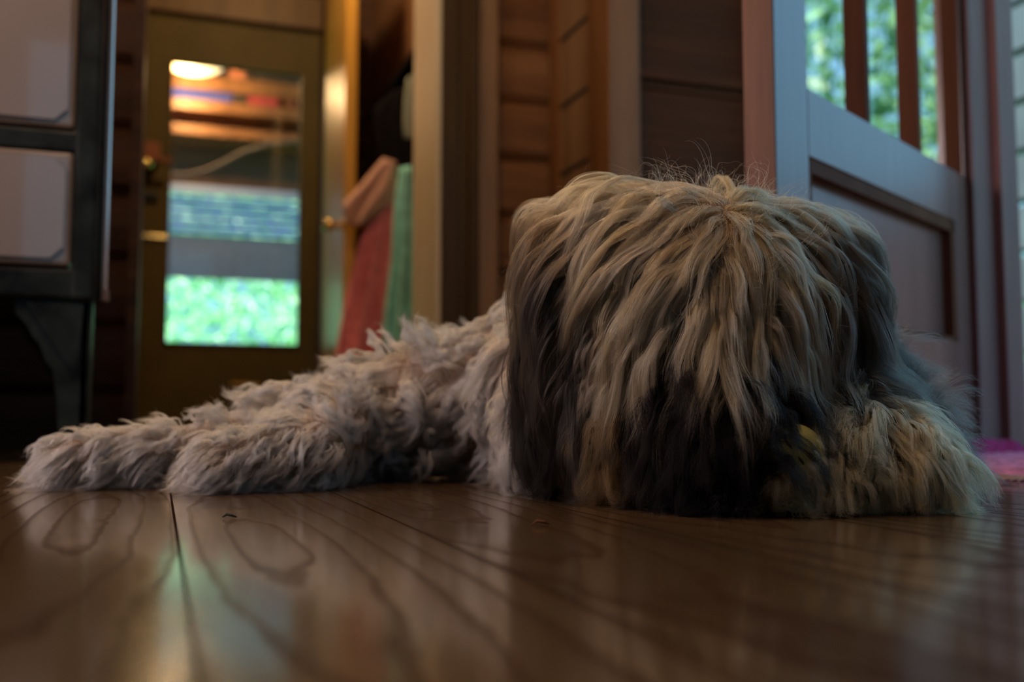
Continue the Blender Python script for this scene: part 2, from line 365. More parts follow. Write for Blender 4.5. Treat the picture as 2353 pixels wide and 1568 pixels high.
# ------------------------------------------------------------------ panelled door on the right, swung into the room
H = Vector((1.327, 1.416, 0)); dv = Vector((-.874, -.486, 0)).normalized()
a3 = math.atan2(dv.y, dv.x)
door3 = empty('door_3', H, a3); tag(door3, kind='structure')
TH, LW = .0425, .736
# local x runs from hinge to free edge; local +y is the side facing the room's daylight
def xl(px):   # picture column -> distance along the door face
    a = (px-1176.5)/F; best = min(range(0, 800), key=lambda i: abs(_px(H + Vector((.486, -.874, 0))*.0425 + dv*(i/1000)) - px)); return best/1000
def _px(p):
    x = p.x*math.cos(YAW) - p.y*math.sin(YAW); y = p.x*math.sin(YAW) + p.y*math.cos(YAW); return 1176.5 + F*x/y
x_st_r, x_st_l, x_gl = xl(2207), xl(1871), xl(2230)
fx = MB(); fx.box(0, x_st_r, 0, TH, .012, .497, .002); fx.box(0, x_gl, 0, TH, .497, 1.9)
fx.build('hinge_stile', M['redwood'], door3)
fx = MB(); fx.box(x_st_l, LW, 0, TH, .012, 1.9, .002)
fx.build('latch_stile', M['redwood'], door3)
fx = MB(); fx.box(x_st_r, x_st_l, 0, TH, .408, .497, .001); fx.box(x_st_r, x_st_l, 0, TH, .012, .198, .001); fx.box(x_gl, x_st_l, 0, TH, 1.78, 1.9, .001)
fx.build('rail', M['redwood'], door3)
# moulding around the sunk panel
ml = MB(); ml.box(x_st_r, x_st_l, TH-.020, TH-.002, .388, .408); ml.box(x_st_r, x_st_l, TH-.020, TH-.002, .198, .206); ml.box(x_st_r, x_st_r+.018, TH-.020, TH-.002, .198, .408); ml.box(x_st_l-.010, x_st_l, TH-.020, TH-.002, .198, .408)
ml.build('panel_moulding', M['redtrim'], door3)
MB().box(x_st_r+.002, x_st_l-.002, .008, TH-.018, .20, .406).build('panel', M['redwood'], door3)
for a_, b_ in ((2010, 2017), (2130, 2136)):
    q = MB(); x0_, x1_ = xl(b_), xl(a_); q.box(x0_, x1_+.003, .010, TH, .497, 1.78, .001)
    q.build('glazing_bar', M['redtrim'], door3)
MB().box(x_gl, x_st_l, .004, .007, .497, 1.78).build('pane', M['glass'], door3)
MB().box(LW, LW+.0015, .001, TH-.001, .013, 1.899).build('lit_edge_strip', M['edge'], door3)  # added strip; the edge's warm-lit brown is put into its colour
MB().box(x_gl, x_gl+.003, .012, TH-.003, .497, 1.78).build('glazing_bead', M['redtrim'], door3)
MB().box(x_st_l-.013, x_st_l-.008, TH-.02, TH-.014, .345, .372).build('keyhole', M['dark'], door3)

# ------------------------------------------------------------------ cedar cupboard in the corner, with its dark front
cup = empty('corner_cupboard', (1.18, 2.3, 0))
tag(cup, 'tall cedar cupboard with a dark plank front and orange corner post behind the dog', 'cupboard')
def cb(m_, name, mat, par=cup):
    o = m_.build(name, mat, None); o.data.transform(Matrix.Translation(-Vector(cup.location))); o.parent = par; return o
cb(MB().box(.977, 1.06, 2.08, 2.16, 0, 2.2, .004), 'corner_post', M['post'])
front = MB()
front.box(1.06, 1.395, 2.11, 2.14, .90, 2.2)
front.box(1.06, 1.395, 2.105, 2.14, 0.03, .88)
cb(front, 'front_panel', M['darkwood'])
cb(MB().box(1.06, 1.395, 2.09, 2.145, .88, .905, .003).box(1.06, 1.395, 2.098, 2.145, 0.86, .872), 'front_ledge', M['darkwood'])
sd = MB(); sd.box(.985, 1.0, 2.16, 2.46, 0, 2.2)
cb(sd, 'side_panel', M['panel'])
cb(MB().box(.977, .985, 2.40, 2.46, 0, 2.2).box(.977, .985, 2.16, 2.20, 0, 2.2), 'side_frame', M['post'])
for z in (.52, .70, .88, 1.06):
    cb(MB().box(.981, .9865, 2.20, 2.39, z, z+.009), 'slot', M['dark'])

# ------------------------------------------------------------------ coat shelf and hanging clothes in the hall
sh = empty('coat_shelf', (.86, 3.6, 1.35)); tag(sh, 'black coat shelf fixed to the hall wall above the hanging clothes', 'shelf')
def loc(m_, name, mat, root, **k):
    o = m_.build(name, mat, None, **k); o.data.transform(Matrix.Translation(-Vector(root.location))); o.parent = root; return o
loc(MB().box(.80, .90, 3.22, 4.1, 1.315, 1.345, .004), 'board', M['black'], sh)
loc(MB().box(.885, .90, 3.22, 4.1, 1.16, 1.315), 'back_board', M['black'], sh)
for y in (3.3, 3.6, 3.95):
    loc(MB().tube([(.885, y, 1.22), (.84, y, 1.20), (.83, y, 1.235)], .006), 'hook', M['black'], sh)
def garment(name, label, mat, pts_l, pts_r, d, thick=.05, folds=5, cat='garment', yvar=.02, seed=1, root=None):
    """hanging cloth: pts_l / pts_r are picture outlines (px, py) of its left and right edges, at distance d"""
    rnd = random.Random(seed); nu, nv = 26, 22; bm = bmesh.new(); front_, back_ = [], []
    def at(pts, t):
        s = t*(len(pts)-1); i = min(int(s), len(pts)-2); f = s-i
        return pts[i][0]*(1-f)+pts[i+1][0]*f, pts[i][1]*(1-f)+pts[i+1][1]*f
    ph = [rnd.random()*6 for _ in range(3)]
    for side, store in ((-1, front_), (1, back_)):
        for j in range(nv+1):
            t = j/nv; l, r = at(pts_l, t), at(pts_r, t); row = []
            for i in range(nu+1):
                u = i/nu; px = l[0]*(1-u)+r[0]*u; py = l[1]*(1-u)+r[1]*u
                dd = d + .5*thick*side*math.sin(PI*u)**.5 + (math.sin(u*folds*6.28+ph[0]+t*1.2)*.6 + math.sin(u*folds*2.3*6.28+ph[1])*.25)*yvar*(.3+t)
                row.append(bm.verts.new(W(px, py, dd)))
            store.append(row)
    for s_ in (front_, back_):
        for j in range(nv):
            for i in range(nu): bm.faces.new((s_[j][i], s_[j][i+1], s_[j+1][i+1], s_[j+1][i]))
    for j in range(nv):
        for i in (0, nu): bm.faces.new((front_[j][i], front_[j+1][i], back_[j+1][i], back_[j][i]))
    for i in range(nu):
        for j in (0, nv): bm.faces.new((front_[j][i], front_[j][i+1], back_[j][i+1], back_[j][i]))
    mb = MB(); mb.bm.free(); mb.bm = bm
    o = mb.build(name, mat, root, smooth=True)
    if label: tag(o, label, cat)
    return o
dk = garment('dark_coat', 'black coat hanging under the coat shelf above the coral pink dress', M['black'], [(905, 205), (855, 250), (870, 350), (915, 450), (930, 520)], [(966, 190), (968, 240), (966, 300), (962, 380), (955, 450)], 3.5, .05, 3, 'coat', .01, 3)
pr = garment('pink_dress', 'coral pink dress hanging beside the golden door', M['pink'], [(850, 480), (825, 560), (800, 660), (780, 760), (765, 860)], [(912, 430), (912, 540), (900, 650), (884, 770), (880, 870)], 3.42, .06, 2.2, 'dress', .02, 5)
tag(garment('collar', None, M['beige'], [(880, 362), (822, 430), (785, 470), (795, 515)], [(912, 372), (910, 430), (895, 470), (840, 520)], 3.37, .05, 2.0, seed=7, root=pr), 'pale pink collar')
tg = garment('teal_garment', 'teal green garment hanging between the coral dress and door casing', M['teal'], [(918, 385), (905, 470), (900, 590), (885, 700), (878, 800)], [(945, 380), (952, 470), (960, 590), (966, 700), (970, 800)], 3.35, .05, 2.5, 'garment', .02, 9)
garment('grey_scarf', 'grey green scarf hanging against the black coat beside the casing', M['greyg'], [(934, 180), (928, 230), (926, 280), (930, 318)], [(958, 165), (960, 230), (958, 280), (952, 318)], 3.43, .03, 1.5, 'scarf', .006, 11)

# ------------------------------------------------------------------ enamel kitchen stove
st = empty('enamel_stove', (-.45, 1.85, 0)); tag(st, 'old black iron kitchen stove with pinkish enamel panels on marbled curved legs', 'stove')
YS = 1.60; XR = -.093
loc(MB().box(-.80, XR-.040, YS+.006, 2.15, .244, 1.0, .006), 'body', M['iron'], st)
fr_ = MB()
fr_.box(-.80, XR, YS-.012, YS+.010, .463, .495, .005); fr_.box(-.80, XR, YS-.012, YS+.010, .244, .289, .006)
fr_.box(-.127, XR, YS-.0135, YS+.012, .243, 1.001, .006); fr_.box(-.80, XR, YS-.012, YS+.010, .93, 1.0, .006)
loc(fr_, 'frame', M['iron'], st)
def enamel_panel(z0, z1):
    x0, x1 = -.55, -.128
    p = loc(MB().box(x0, x1, YS-.016, YS+.004, z0, z1, .006), 'enamel_panel', M['enameledge'], st)
    c_ = .017; i = .010
    pts = [(x0+i, z0+i), (x1-i-c_, z0+i), (x1-i, z0+i+c_), (x1-i, z1-i-c_), (x1-i-c_, z1-i), (x0+i, z1-i)]
    b_ = MB().prism(pts, 1, YS-.0205, YS-.014)
    q = b_.build('raised_field', M['enamel'], None); q.data.transform(Matrix.Translation(-Vector(st.location))); q.parent = p
enamel_panel(.292, .461); enamel_panel(.498, .925)
def stove_leg(xr, w_, yf, flip=1):
    # curved cabriole outline, widest under the body
    prof = [(0, .244), (-.108, .244), (-.104, .222), (-.088, .205), (-.082, .190), (-.070, .176), (-.064, .155), (-.052, .140), (-.046, .10), (-.042, .05), (-.046, .012), (-.040, 0), (-.004, 0), (.0, .02), (-.006, .08)]
    mb = MB(); mb.prism([(xr + p[0]*flip, p[1]) for p in prof], 1, yf, yf+.022)
    mb.box(*(sorted((xr-.018*flip, xr-.002*flip))), yf, yf+.075, .05, .244, .004)
    mb.prism([(xr - .034*flip + (p[0]*-flip)*.0 + .0, p[1]) for p in ((0, 0),)]*0 or [(xr-.09*flip, .238), (xr-.012*flip, .238), (xr-.02*flip, .13)][::1], 1, yf-.006, yf)
    bmesh.ops.remove_doubles(mb.bm, verts=mb.bm.verts, dist=.0001)
    return mb
loc(stove_leg(XR-.003, 0, YS), 'leg', M['iron'], st)
loc(stove_leg(XR-.045, 0, 2.07), 'leg', M['iron'], st)
loc(stove_leg(-.797, 0, YS, -1), 'leg', M['iron'], st)
loc(stove_leg(-.797, 0, 2.10, -1), 'leg', M['iron'], st)
loc(MB().cyl((XR+.008, YS+.02, .25), (XR+.008, YS+.02, 1.0), .0075, seg=20).cyl((XR+.008, YS+.02, .245), (XR+.008, YS+.02, .262), .010), 'chrome_rail', M['chrome'], st)

# ------------------------------------------------------------------ rug and floor litter
def rug():
    rnd = random.Random(4)
    root = empty('magenta_rug', (1.05, 1.22, 0)); tag(root, 'shaggy magenta and pink rag rug lying before the open doorway', 'rug')
    x0, x1, y0, y1 = .90, 1.33, .72, 1.34
    def grid(x0, x1, y0, y1, h, n=50, s=1):
        bm = bmesh.new(); R = []
        for j in range(n+1):
            row = []
            for i in range(n+1):
                u, v = i/n, j/n; e = min(u, 1-u, v, 1-v); k = min(1, e*12)
                row.append(bm.verts.new((x0+(x1-x0)*u + rnd.uniform(-.003, .003), y0+(y1-y0)*v + rnd.uniform(-.003, .003), .001 + k*(h + rnd.uniform(0, .006)))))
            R.append(row)
        for j in range(n):
            for i in range(n): bm.faces.new((R[j][i], R[j][i+1], R[j+1][i+1], R[j+1][i]))
        mb = MB(); mb.bm.free(); mb.bm = bm; return mb
    loc(grid(x0, x1, y0, y1, .009), 'pile', M['rug'], root, smooth=True)
    loc(grid(1.12, 1.33, 1.24, 1.345, .028, 26), 'folded_edge', M['rugd'], root, smooth=True)
    fr = MB()
    for i in range(90):
        y = y0 + (y1-y0)*(i+.5)/90
        fr.tube([(x0+.002, y, .006), (x0-.012, y+rnd.uniform(-.004, .004), .004), (x0-.022-rnd.random()*.01, y+rnd.uniform(-.006, .006), .002)], .0014, 5)
    for i in range(70):
        x = x0 + (x1-x0)*(i+.5)/70
        fr.tube([(x, y0+.002, .006), (x+rnd.uniform(-.004, .004), y0-.012, .004), (x+rnd.uniform(-.006, .006), y0-.022-rnd.random()*.01, .002)], .0014, 5)
    loc(fr, 'fringe', M['beige'], root)
rug()
def litter(name, px, py, L_, label, rz, mat, cat, curl=.0015):
    d = CAMH*F/(py-955); p = W(px, py, d); p.z = 0
    m_ = MB().tube([(-L_/2, 0, .0012), (-L_/5, .0008, .0018+curl), (L_/6, -.0006, .0016+curl*.6), (L_/2, .0010, .0012)], lambda t: .0009*math.sin(PI*(t*.9+.05))+.0003, 6)
    o = m_.build(name, mat, None, smooth=True); o.location = p; o.rotation_euler = (0, 0, rz); tag(o, label, cat)
litter('wood_splinter', 1243, 1206, .012, 'small brown splinter lying on the planks in front of the dark hair', -.2, M['redtrim'], 'splinter')
litter('dirt_crumb', 527, 1190, .010, 'thin dark crumb lying on the floorboards below the paws', -.4, M['dark'], 'crumb')

# ------------------------------------------------------------------ porch and garden behind the back door
struct(MB().box(-1.0, 1.8, 4.62, 6.7, -.06, -.005), 'floor_porch', M['darkwood'])
struct(MB().box(-1.2, 2.0, 4.55, 7.0, 2.6, 2.68), 'ceiling_porch', M['ceil'])
struct(MB().box(-1.0, 2.0, 6.50, 6.56, 1.50, 2.6), 'wall_porch', M['wall'])
ps = empty('porch_shelf', (.4, 6.4, 1.7)); tag(ps, 'lamp-lit orange wooden shelves seen through the upper door glass', 'shelf')
for z, hz in ((2.10, .045), (1.955, .035), (1.80, .030)):
    loc(MB().box(-.6, 1.4, 6.22, 6.50, z-hz, z+hz, .003), 'shelf_board', M['post'], ps)
for x in (-.58, 1.36):
    loc(MB().box(x, x+.04, 6.22, 6.50, 1.8, 2.5), 'upright', M['post'], ps)
bk = [(-.02, .38, 'blue storage box lying on the middle porch shelf', plain('blue_box_card', (.04, .06, .26), .8, spec=.1), 'blue_box'), (.39, .47, 'black box lying between the blue and red boxes on the porch shelf', M['dark'], 'black_box'), (.48, .66, 'dark red box lying on the middle porch shelf', plain('red_box_card', (.38, .04, .04), .6), 'red_box'), (.70, .78, 'small brown box at the end of the middle porch shelf', M['redtrim'], 'brown_box')]
for x0, x1, lb, mt, nm in bk:
    o = MB().box(x0, x1, 6.24, 6.42, 1.991, 1.991+.060, .006).build(nm, mt); tag(o, lb, 'box')
    MB().box(x0-.003, x1+.003, 6.238, 6.422, 2.037, 2.052, .003).build('lid', mt, o)
o = MB().box(.50, .80, 6.24, 6.42, 2.146, 2.24, .01).build('dark_bag', M['dark']); tag(o, 'dark bundle lying on the top porch shelf', 'bag')
o = MB().box(.36, .46, 6.24, 6.42, 2.146, 2.23, .01).build('orange_tin', plain('orange_tin_paint', (.6, .2, .08), .5)); tag(o, 'orange tin standing beside the dark bundle on the top porch shelf', 'tin')
lp = empty('porch_lamp', (.14, 5.95, 2.16)); tag(lp, 'glowing warm white lamp hanging in the porch behind the door glass', 'lamp')
loc(MB().sphere((.14, 5.95, 2.14), .185, (1, 1, .42)), 'glass_shade', emit('lamp_glow', (1.0, .80, .45), 1.7), lp, smooth=True)
loc(MB().cyl((.14, 5.95, 2.22), (.14, 5.95, 2.6), .006), 'cord', M['dark'], lp)
bl = empty('slatted_blind', (.4, 6.45, 1.5)); tag(bl, 'blue slatted blind hanging across the porch opening above the garden', 'blind')
loc(MB().box(-.9, 1.8, 6.43, 6.49, 1.455, 1.51, .005), 'head_rail', plain('pale_blue_rail', (.42, .50, .68), .5), bl)
sl = MB()
for k in range(5): sl.box(-.9, 1.8, 6.44-.008, 6.46, 1.40-k*.048, 1.40-k*.048+.036, .003)
loc(sl, 'slat_set', M['blind'], bl)
loc(MB().box(-.9, 1.8, 6.45, 6.48, .925, 1.20, .004), 'lower_panel', M['slate'], bl)
o = MB().tube([W(340, 395, 6.0), W(430, 402, 6.0), W(490, 385, 6.0), W(560, 348, 6.0), W(620, 330, 6.0), W(720, 322, 6.0)], .012, 8).build('hanging_rope', plain('pale_rope', (.15, .12, .085), .9), smooth=True)
tag(o, 'pale rope sagging across the dark porch wall above the blue blind', 'rope')

def foliage(name, label, mat, n, box, size, seed, cat='foliage'):
    rnd = np.random.default_rng(seed)
    P = rnd.random((n, 3))*np.array([box[1]-box[0], box[3]-box[2], box[5]-box[4]]) + np.array([box[0], box[2], box[4]])
    a = rnd.normal(size=(n, 3)); a /= np.linalg.norm(a, axis=1)[:, None]
    b = np.cross(a, rnd.normal(size=(n, 3))); b /= np.linalg.norm(b, axis=1)[:, None]; cvec = np.cross(a, b)
    s = size*(.6+.8*rnd.random((n, 1)))
    V = np.stack([P-a*s, P+b*s*.45+cvec*s*.12, P+a*s, P-b*s*.45+cvec*s*.12], 1).reshape(-1, 3)
    me = bpy.data.meshes.new(name); me.vertices.add(4*n); me.vertices.foreach_set('co', V.ravel())
    me.loops.add(4*n); me.loops.foreach_set('vertex_index', np.arange(4*n)); me.polygons.add(n)
    me.polygons.foreach_set('loop_start', np.arange(n)*4); me.polygons.foreach_set('loop_total', np.full(n, 4)); me.update(); me.validate()
    me.materials.append(mat); o = bpy.data.objects.new(name, me); COL.objects.link(o); tag(o, label, cat, kind='stuff'); return o
o = MB().box(-14, 20, 6.7, 34, -.5, -.45).build('ground_lawn', M['lawn']); tag(o, kind='structure')
o = MB().box(1.6, 20, -6, 6.7, -.5, -.45).build('ground_side_lawn', M['lawn']); tag(o, kind='structure')
foliage('garden_hedge', 'bright sunlit green foliage of the garden beyond the porch', M['leafy'], 26000, (-3, 4.5, 10.5, 12.0, -.4, 3.2), .06, 3)
foliage('side_tree_foliage', 'blue green tree foliage outside the side window', M['leafd'], 12000, (3.6, 9.0, 4.2, 9.0, -.4, 6.0), .085, 5)
struct(MB().box(1.5, 3.0, -.2, 3.2, -.12, -.06), 'floor_reflector', M['jamb'])  # deck added to redden the reflection low on the open door
struct(MB().box(6.0, 6.1, -4.0, 3.4, -.45, 1.45), 'wall_reflector', plain('mauve_reflector', (.075, .040, .055), .8, noise=.2, nscale=4))  # unseen wall added to dim the blue reflection on the lower door
# pale clapboard steps just outside the doorway
cl = MB()
for k in range(14): cl.box(3.02, 3.10, 2.25, 3.05, -.45+k*.19, -.45+k*.19+.165, .004)
o = cl.build('slatted_screen', plain('pale_blue_grey_boards', (.10, .15, .18), .6, noise=.2, nscale=3)); tag(o, 'grey blue slatted board screen outside the open doorway', 'screen')
MB().box(3.06, 3.14, 2.35, 2.43, -.45, 2.3).build('post', M['bark'], o)
MB().box(3.06, 3.14, 2.97, 3.05, -.45, 2.3).build('post', M['bark'], o)

# ------------------------------------------------------------------ the dog
# built in its own frame: x to the dog's picture-right, y away from the camera, z up; the object is turned into the room
RNG = np.random.default_rng(11)
def E(c, r, k): return ('e', np.array(c, float), np.array(r, float), k)
def C(a, b, ra, rb, k): return ('c', np.array(a, float), np.array(b, float), (ra, rb), k)
PRIM = [
    E((.160, .870, .166), (.108, .110, .103), 'skull'),
    E((.090, .885, .211), (.046, .055, .047), 'skull'),
    E((.246, .885, .196), (.040, .055, .046), 'skull'),
    E((.044, .880, .145), (.018, .048, .085), 'ear'),
    E((.278, .885, .138), (.018, .050, .085), 'ear'),
    C((.162, .820, .115), (.160, .765, .050), .062, .042, 'muzzle'),
    E((.115, .835, .052), (.046, .050, .048), 'muzzle'),
    C((.17, 1.02, .115), (.10, 1.12, .118), .085, .090, 'torso'),
    C((.10, 1.12, .118), (-.12, 1.17, .075), .090, .066, 'torso'),
    C((-.12, 1.17, .075), (-.25, 1.13, .044), .066, .044, 'rump'),
    C((-.25, 1.13, .044), (-.33, 1.04, .030), .044, .027, 'hind'),
    C((-.33, 1.04, .030), (-.435, .995, .028), .026, .024, 'paw'),
    C((-.20, 1.08, .055), (-.20, 1.01, .038), .050, .032, 'hind'),
    C((-.20, 1.00, .034), (-.275, .950, .026), .030, .024, 'paw'),
    C((.03, 1.03, .105), (.045, .95, .045), .055, .036, 'fore'),
    C((.045, .95, .036), (.07, .90, .026), .030, .022, 'fore'),
    C((.300, .945, .125), (.338, .905, .040), .040, .042, 'chest'),
    C((.298, .87, .046), (.284, .800, .034), .040, .040, 'pawr'),
    C((.272, .795, .030), (.215, .778, .022), .034, .022, 'pawr'),
    C((.284, .795, .032), (.306, .780, .028), .036, .030, 'pawr'),
    C((.245, .765, .020), (.200, .742, .016), .024, .016, 'pawr'),
]
def sdf_each(p):
    out = []
    for q in PRIM:
        if q[0] == 'e':
            d = (p - q[1]); k0 = np.linalg.norm(d/q[2], axis=1); k1 = np.linalg.norm(d/q[2]**2, axis=1) + 1e-9
            out.append(k0*(k0-1)/k1)
        else:
            a, b, (ra, rb) = q[1], q[2], q[3]; ab = b-a; t = np.clip(((p-a)@ab)/(ab@ab), 0, 1)
            out.append(np.linalg.norm(p - (a + t[:, None]*ab), axis=1) - (ra + (rb-ra)*t))
    return np.stack(out, 1)
def sdf(p, k=.014):
    s = sdf_each(p); m = s.min(1); return m - k*np.log(np.exp(-(s-m[:, None])/k).sum(1))*.6
def grad(p):
    e = .002; g = np.stack([sdf(p + np.eye(3)[i]*e) - sdf(p - np.eye(3)[i]*e) for i in range(3)], 1)
    return g/(np.linalg.norm(g, axis=1)[:, None] + 1e-9)
KIND = np.array([q[-1] for q in PRIM])
def unit(v): return v/(np.linalg.norm(v, axis=-1, keepdims=True) + 1e-9)

mb = MB()
for q in PRIM:
    if q[0] == 'e': mb.sphere(q[1], 1, tuple(q[2]), 28)
    else:
        for i in range(9):
            t = i/8; mb.sphere(q[1] + (q[2]-q[1])*t, q[3][0] + (q[3][1]-q[3][0])*t, seg=20)
m_body, nt_, b_ = newmat('dog_gap_shade')
at_ = N(nt_, 'ShaderNodeAttribute', attribute_name='coat'); nt_.links.new(at_.outputs['Color'], b_.inputs['Base Color']); b_.inputs['Roughness'].default_value = .95; b_.inputs['Specular IOR Level'].default_value = .1
tmp = mb.build('dog', m_body)
md = tmp.modifiers.new('r', 'REMESH'); md.mode = 'VOXEL'; md.voxel_size = .0055
ms = tmp.modifiers.new('s', 'SMOOTH'); ms.iterations = 6; ms.factor = .6
dg = bpy.context.evaluated_depsgraph_get(); me = bpy.data.meshes.new_from_object(tmp.evaluated_get(dg)); bpy.data.objects.remove(tmp)
vc = np.empty(len(me.vertices)*3); me.vertices.foreach_get('co', vc); vc = vc.reshape(-1, 3)
vc[:, 2] = np.maximum(vc[:, 2], .001); me.vertices.foreach_set('co', vc.ravel())
dog = bpy.data.objects.new('dog', me); COL.objects.link(dog); dog.rotation_euler = (0, 0, -YAW)
tag(dog, 'big shaggy blond and black dog lying on the plank floor with its head down', 'dog')
for p in me.polygons: p.use_smooth = True

def coat(root, kind, n):
    """natural coat colour of each hair from where it grows"""
    c = np.zeros((n, 3)); x, y, z = root.T
    blond = np.array([.62, .40, .22]); grey = np.array([.64, .47, .36]); gold = np.array([.50, .27, .07]); brown = np.array([.22, .13, .07])
    black = np.array([.020, .018, .020]); slate = np.array([.060, .062, .060]); cream = np.array([.82, .62, .50]); tan = np.array([.62, .41, .27])
    r = RNG.random(n)[:, None]; r2 = RNG.random(n)[:, None]
    c[:] = blond
    sk = kind == 'skull'
    c[sk] = (blond*(1-r) + np.where(r2 < .4, grey, gold)*r)[sk]
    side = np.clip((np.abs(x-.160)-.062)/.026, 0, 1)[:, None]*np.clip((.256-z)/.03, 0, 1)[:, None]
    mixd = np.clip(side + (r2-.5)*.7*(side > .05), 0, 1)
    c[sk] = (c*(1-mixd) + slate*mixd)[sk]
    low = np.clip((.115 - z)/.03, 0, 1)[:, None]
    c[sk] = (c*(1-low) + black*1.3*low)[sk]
    e = kind == 'ear'; c[e] = (black*1.6*(1-r*.7) + slate*r*.7)[e]
    m = kind == 'muzzle'; c[m] = (black*.3 + 0*r)[m]; m = m & (x < .080 + .02*r[:, 0]); c[m] = (np.array([.24, .13, .055])*(.4+.7*r))[m]
    b = np.isin(kind, ['torso', 'rump', 'hind', 'fore', 'paw'])
    c[b] = (cream*(1-r) + tan*r)[b]
    ch = kind == 'chest'; c[ch] = (slate*(.4+.7*r))[ch]
    pr_ = kind == 'pawr'; c[pr_] = (np.array([.68, .43, .20])*(1-r) + np.array([.60, .34, .12])*r)[pr_]
    return np.clip(c, 0, 1)
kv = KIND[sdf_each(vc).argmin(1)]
cv = coat(vc, kv, len(vc))*.35  # body darkened so the gaps between locks look shadowed
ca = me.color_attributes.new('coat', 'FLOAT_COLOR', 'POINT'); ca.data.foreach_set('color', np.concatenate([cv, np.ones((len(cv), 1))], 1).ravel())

me.calc_loop_triangles(); nt3 = len(me.loop_triangles); tri = np.empty(nt3*3, int); me.loop_triangles.foreach_get('vertices', tri); tri = tri.reshape(-1, 3)
TA, TB, TC = vc[tri[:, 0]], vc[tri[:, 1]], vc[tri[:, 2]]; nrm = np.cross(TB-TA, TC-TA); area = np.linalg.norm(nrm, axis=1)/2; nrm = unit(nrm)
def sample(n, wfun):
    cen = (TA+TB+TC)/3; kk = KIND[sdf_each(cen).argmin(1)]; wgt = area*wfun(cen, nrm, kk); wgt /= wgt.sum()
    i = RNG.choice(nt3, n, p=wgt); u, v = RNG.random((2, n, 1)); f = (u+v) > 1; u = np.where(f, 1-u, u); v = np.where(f, 1-v, v)
    p = TA[i] + u*(TB-TA)[i] + v*(TC-TA)[i]; return p, nrm[i], KIND[sdf_each(p).argmin(1)]

def grow(P, D0, L, K, field, off, inertia=.6, stick=.0):
    n = len(P); pts = np.zeros((n, K, 3)); pts[:, 0] = P; p = P.copy(); d = D0.copy()
    zf = .0015 + RNG.random(n)*.006
    for k in range(1, K):
        t = k/(K-1); g = unit(field(p, t, d)); d = unit(d*inertia + g*(1-inertia)); st = (L/(K-1))[:, None]
        q = p + d*st
        s = sdf(q); o = off*min(1, t*3.5); pen = np.maximum(o - s, 0); q = q + grad(q)*(pen - stick*np.clip(s - o, 0, .03))[:, None]
        low = q[:, 2] < zf; q[:, 2] = np.where(low, zf, q[:, 2])
        d = unit(q - p); q = p + d*st; q[:, 2] = np.maximum(q[:, 2], zf); p = q; pts[:, k] = p
    return pts
def smooth_noise(n, dim=3): return RNG.normal(size=(n, dim))
def wave(pts, amp, cycles, coil=1.0):
    """give locks a wave that grows toward the tip"""
    n, K, _ = pts.shape; t = np.linspace(0, 1, K)[None, :, None]
    d = unit(np.gradient(pts, axis=1)); a = unit(np.cross(d, unit(smooth_noise(n))[:, None, :])); b = np.cross(d, a)
    ph = RNG.random((n, 1, 1))*6.28; cyc = (cycles*(.6+.8*RNG.random(n)))[:, None, None]; A = (amp*(.4+1.2*RNG.random(n)))[:, None, None]*t**.8
    return pts + A*(np.sin(cyc*6.28*t+ph)*a + coil*np.cos(cyc*6.28*t+ph)*b)
def nearest(P, G, k=1):
    kd = kdtree.KDTree(len(G))
    for i, g in enumerate(G): kd.insert(g, i)
    kd.balance(); return np.array([kd.find(p)[1] for p in P])
def blend(child_root, parent, gi, clump, pw=.7, jitter=.0015, lmin=.7):
    """strands that follow their lock, drawn together toward its tip"""
    n = len(child_root); par = parent[gi]; K = par.shape[1]
    f = lmin + (1-lmin)*RNG.random(n)**.6; tt = np.linspace(0, 1, K)[None, :]*f[:, None]*(K-1); i0 = np.clip(tt.astype(int), 0, K-2); fr = (tt-i0)[..., None]
    ar = np.arange(n)[:, None]; base = par[ar, i0]*(1-fr) + par[ar, i0+1]*fr
    t = np.linspace(0, 1, K)[None, :, None]
    off = (child_root - par[:, 0])[:, None, :]
    cl = (clump if np.isscalar(clump) else clump[:, None, None])
    q = base + off*(1 - cl*t**pw)
    j1, j2 = unit(smooth_noise(n))[:, None, :], unit(smooth_noise(n))[:, None, :]
    q = q + jitter*(t*j1*(.3+1.4*RNG.random((n, 1, 1))) + np.sin(t*(5+6*RNG.random((n, 1, 1)))+RNG.random((n, 1, 1))*6.28)*t*.6*j2)
    q[..., 2] = np.maximum(q[..., 2], .0008)
    return q
def add_hair(name, label, pts, col, rad, mat):
    n, K, _ = pts.shape
    hc = bpy.data.hair_curves.new(name); hc.add_curves([K]*n)
    hc.attributes['position'].data.foreach_set('vector', pts.astype(np.float32).ravel())
    ra = hc.attributes.get('radius') or hc.attributes.new('radius', 'FLOAT', 'POINT')
    t = np.linspace(0, 1, K)[None, :]; r = rad*(.75+.5*RNG.random((n, 1)))*(1 - .85*np.clip(t, 0, 1)**2.2)
    ra.data.foreach_set('value', np.broadcast_to(r, (n, K)).astype(np.float32).ravel())
    fa = hc.attributes.new('coat', 'FLOAT_COLOR', 'POINT'); fa.data.foreach_set('color', np.concatenate([col, np.ones((n, K, 1))], 2).astype(np.float32).ravel())
    hc.materials.append(mat); o = bpy.data.objects.new(name, hc); COL.objects.link(o); o.parent = dog
    if label: o['label'] = label
    return o
